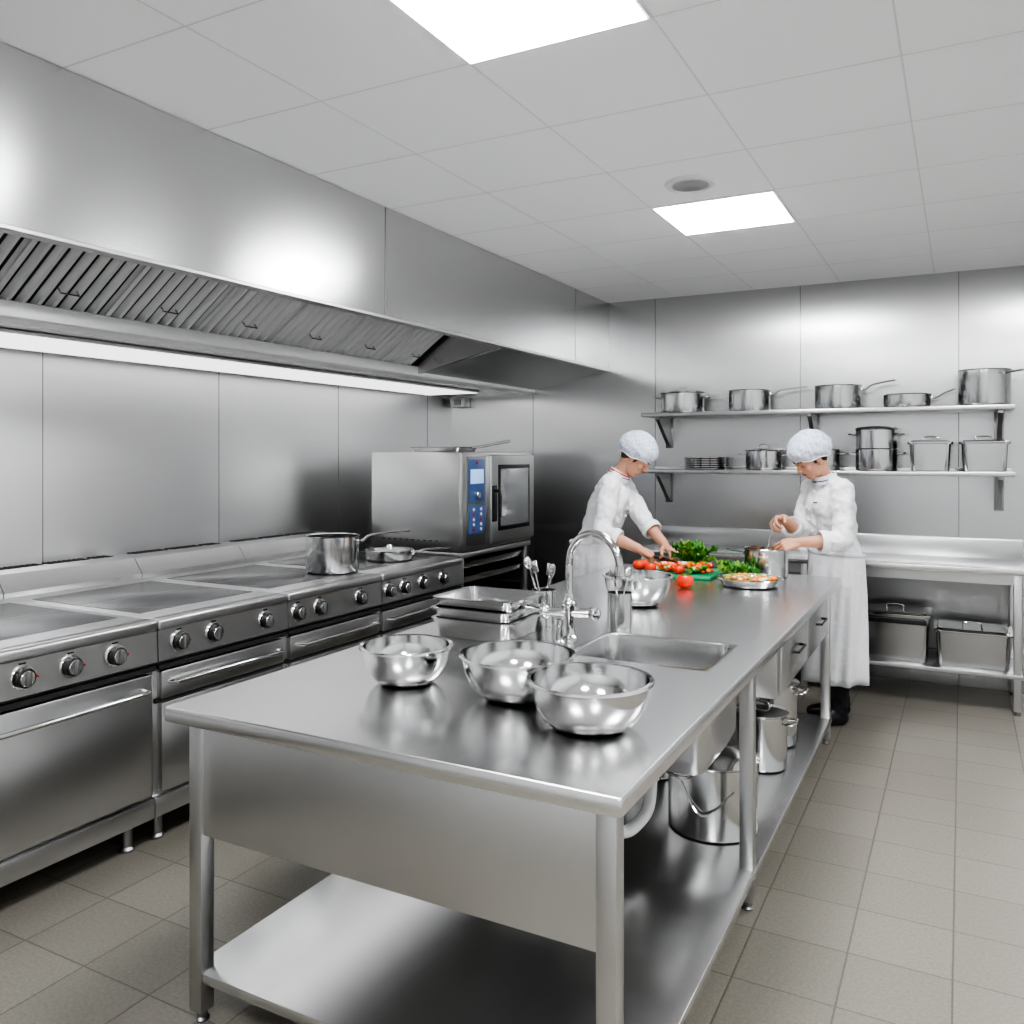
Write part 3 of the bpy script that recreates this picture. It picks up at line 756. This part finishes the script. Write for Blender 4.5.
    for side,sg,hh in (('right',1,rh),('left',-1,lh)):
        w,dr=ends[side]; f=inv@Vector(hh[0]) if hh[0] else dr; bk=inv@Vector(hh[1])
        hand('hand_'+side,w+dr*.006,f,bk,sg,hh[2],root,.6,hh[3],dr)
    s=S
    bm=bmesh.new()
    ellips(bm,(-.010,0,.035),(.098,.077,.085)); ellips(bm,(.018,0,-.028),(.072,.062,.085)); ellips(bm,(.050,0,-.080),(.030,.034,.024))
    ellips(bm,(-.025,0,-.03),(.06,.058,.06))
    capsule(bm,(.086,0,.014),(.105,0,-.020),.008,.0105); 
    for sg in (1,-1):
        ellips(bm,(.096,sg*.010,-.022),(.010,.007,.006)); capsule(bm,(.084,sg*.014,.030),(.073,sg*.044,.030),.010,.008)
        ellips(bm,(.060,sg*.04,-.018),(.02,.018,.02)); ellips(bm,(-.008,sg*.074,-.008),(.018,.009,.029)); ellips(bm,(-.002,sg*.075,-.030),(.010,.008,.012))
        ellips(bm,(.072,sg*.030,.010),(.0125,.0155,.011))
    capsule(bm,(.074,-.018,-.050),(.074,.018,-.050),.012,.012)
    bmesh.ops.transform(bm,matrix=HM,verts=bm.verts[:])
    capsule(bm,nt_,HM@Vector((-.022,0,-.03)),.049,.052)
    remesh_obj('head',bm,.0035,2,root,[M_SKIN])
    fb=B('face_details')
    for sg in (1,-1):
        fb.sphere((.0755,sg*.030,.0065),.0098,M_EYE,mtx=HM); fb.sphere((.0830,sg*.030,.003),.0042,M_IRIS,mtx=HM,seg=12)
        fb.sphere((.0755,sg*.030,.0100),.0112,M_SKIN,mtx=HM)
        fb.tube([(.082,sg*.018,.0035),(.0868,sg*.03,.0055),(.081,sg*.042,.0035)],.0012,M_IRIS,6,sm=3,mtx=HM)
        fb.tube([(.091,sg*.014,.033),(.0895,sg*.028,.038),(.078,sg*.046,.035)],[.0035,.002],M_HAIR,8,sm=3,mtx=HM)
    fb.tube([(.082,-.021,-.052),(.0875,-.008,-.048),(.0875,.008,-.048),(.082,.021,-.052)],.0035,M_LIP,8,sm=3,mtx=HM)
    fb.tube([(.082,-.019,-.054),(.0865,0,-.058),(.082,.019,-.054)],.004,M_LIP,8,sm=3,mtx=HM)
    fb.done(parent=root)
    bm=bmesh.new(); ellips(bm,(-.026,0,.038),(.090,.081,.088)); ellips(bm,(-.050,0,-.005),(.050,.065,.062))
    for sg in (1,-1): capsule(bm,(.02,sg*.070,.03),(.014,sg*.069,-.012),.013,.008)
    bmesh.ops.transform(bm,matrix=HM,verts=bm.verts[:])
    remesh_obj('hair',bm,.004,2,root,[M_HAIR])
    nb_=B('hairnet'); N=72; loops=[]; T2=HM@Matrix.Translation((-.030,0,.050))@Matrix.Rotation(math.radians(-18),4,'Y')@Matrix.Scale(1.12,4)
    for i in range(19):
        a=math.radians(-24+114*i/18); row=[]
        for k in range(N):
            th=2*math.pi*k/N; pk=1+.022*math.sin(th*23+i*.4)*(1 if i<12 else .3)+.025*math.sin(th*7+i*1.3)*(1 if i<15 else .3)
            if i<3: pk*=.88+.04*i
            row.append(Vector((.120*math.cos(a)*math.cos(th)*pk,.104*math.cos(a)*math.sin(th)*pk,.108*math.sin(a)+.004*math.sin(th*5+i))))
        loops.append(row)
    nb_.loft(loops,M_NET,False,True,mtx=T2)
    nb_.tube([loops[0][k] for k in range(N)]+[loops[0][0]],.004,M_CLOTH,6,mtx=T2,cap=False)
    nb_.done(parent=root,angle=80)
    cb=B('collar'); cm=Matrix.Translation(sp(.502,-.003))@Matrix.Rotation(lean+headtilt*.3,4,'Y')
    def ring(r1,z1,r2,z2,mat,th=.004):
        cb.lathe([(r1,z1),(r1+th,z1),(r2+th,z2),(r2,z2),(r1,z1)],(0,0,0),mat,32,mtx=cm)
    ring(.070*s,.0,.061*s,.045,M_CLOTH,.006); ring(.0695*s,.033,.0665*s,.043,collar_mats[0],.003); 
    ring(.073*s,.018,.071*s,.023,collar_mats[1],.003)
    cb.done(parent=root)
    bb=B('jacket_buttons')
    for k in range(4):
        p=sp(.14+.075*k,.131 if k>1 else .118,-.03); bb.sphere(p,.008,M_CLOTH,seg=10)
    if mark:
        for k in range(3): bb.box((-.002,-.006,-.003),(.002,.006,.003),M_NAVY,0,mtx=Matrix.Translation(sp(.40,.128,.06+.016*k))@Matrix.Rotation(lean,4,'Y'))
    bb.done(parent=root)
    ab=B('apron'); rows=[]; z0=1.03; nz=18; na=90
    for i in range(nz+1):
        t=i/nz; z=z0-(z0-apron_len)*t; row=[]
        for k in range(na+1):
            th=math.radians(-150+300*k/na); fold=.016*t*math.sin(th*9+t*1.5)+.012*t*math.sin(th*5+2)+.006*math.sin(th*17+t*4)*min(1,t*3)
            rx=.150+.035*t+fold; ry=.184+.0*t+fold
            row.append(V(-.012+rx*math.cos(th)+.0*t, ry*math.sin(th), z+.012*math.cos(th*1.2)*(1-t)))
        rows.append(row)
    tb=bmesh.new(); g=[[tb.verts.new(p) for p in r] for r in rows]
    for i in range(nz):
        for k in range(na): tb.faces.new((g[i][k],g[i+1][k],g[i+1][k+1],g[i][k+1]))
    ab.merge(tb,M_CLOTH)
    ao=ab.done(parent=root,angle=80); so=ao.modifiers.new('th','SOLIDIFY'); so.thickness=.003
    tb_=B('apron_tie')
    tb_.tube([V(-.012+.153*math.cos(2*math.pi*k/40),.188*math.sin(2*math.pi*k/40),1.02+.012*math.cos(2*math.pi*k/40)) for k in range(41)],.007,M_CLOTH,8,flat=1.8,cap=False)
    tb_.tube([V(-.170,.01,1.02),V(-.185,.03,.93),V(-.18,.02,.82)],[.008,.005],M_CLOTH,6,sm=4,flat=.4)
    tb_.done(parent=root)
    return root,ends
c2=(.75,.7,.5)
chefA,_=person('chef',(-2.12,5.15),math.radians(8),1.02,math.radians(19),math.radians(24),
    rw=(-1.74,4.90,1.03),lw=(-1.64,5.12,1.03),
    rh=((.85,.35,-.45),(-.1,-.35,1),c2,.3),lh=((.75,-.55,-.4),(.1,.3,1),(.5,.5,.3),.0),
    sleeve=.30,apron_len=.45,collar_mats=(M_RED,M_NAVY),poleout=.35)
chefB,_=person('chef',(-.68,5.41),math.radians(218),.995,math.radians(9),math.radians(26),
    rw=(-.94,5.20,1.22),lw=(-.82,5.04,1.10),
    rh=((-.5,-.85,-.15),(-.5,.4,.75),(.8,.8,.5),.4),lh=((-.9,-.25,-.25),(.35,-.6,.7),(.5,.6,.4),.2),
    sleeve=.35,apron_len=.25,collar_mats=(M_CLOTH,M_NAVY),mark=True,feet=((.06,.09),(-.06,-.08)),poleout=.3)
b = B('chef_knife')
k0=Vector((-1.68,4.93,.985)); dr=Vector((.85,.3,-.22)).normalized()
b.tube([k0-dr*.05,k0,k0+dr*.06],[.011,.010],M_BLK,10,flat=.7)
mt=Matrix.Translation(k0+dr*.06)@dr.to_track_quat('X','Z').to_matrix().to_4x4()
b.loft([[Vector((0,-.0015,.014)),Vector((0,.0015,.014)),Vector((0,.0003,-.02)),Vector((0,-.0003,-.02))],[Vector((.12,-.001,.008)),Vector((.12,.001,.008)),Vector((.12,.0003,-.018)),Vector((.12,-.0003,-.018))],[Vector((.18,-.0005,-.006)),Vector((.18,.0005,-.006)),Vector((.18,.0003,-.01)),Vector((.18,-.0003,-.01))]],M_CHR,True,True,mtx=mt)
b.done()
b = B('serving_ladle')
b.tube([(-.97,5.11,1.25),(-.98,5.08,1.18),(-.995,5.02,1.06)],.005,M_CHR,8,sm=3)
b.sphere((-.995,5.01,1.045),.03,M_CHR,(1,1,.6),16); b.done()

# ------------------------------------------------------------------ world, camera
w = bpy.data.worlds.new('World'); scene.world = w; w.use_nodes = True
w.node_tree.nodes['Background'].inputs[0].default_value = (.8,.8,.82,1); w.node_tree.nodes['Background'].inputs[1].default_value = .3
cam = bpy.data.cameras.new('camera'); co = bpy.data.objects.new('camera', cam); scene.collection.objects.link(co)
co.location = (0,0,1.6); co.rotation_euler = (math.radians(90),0,math.radians(28.07))
cam.sensor_width = 36; cam.lens = 844/1024*36; cam.shift_y = -57/1024; cam.clip_start=.05
scene.camera = co
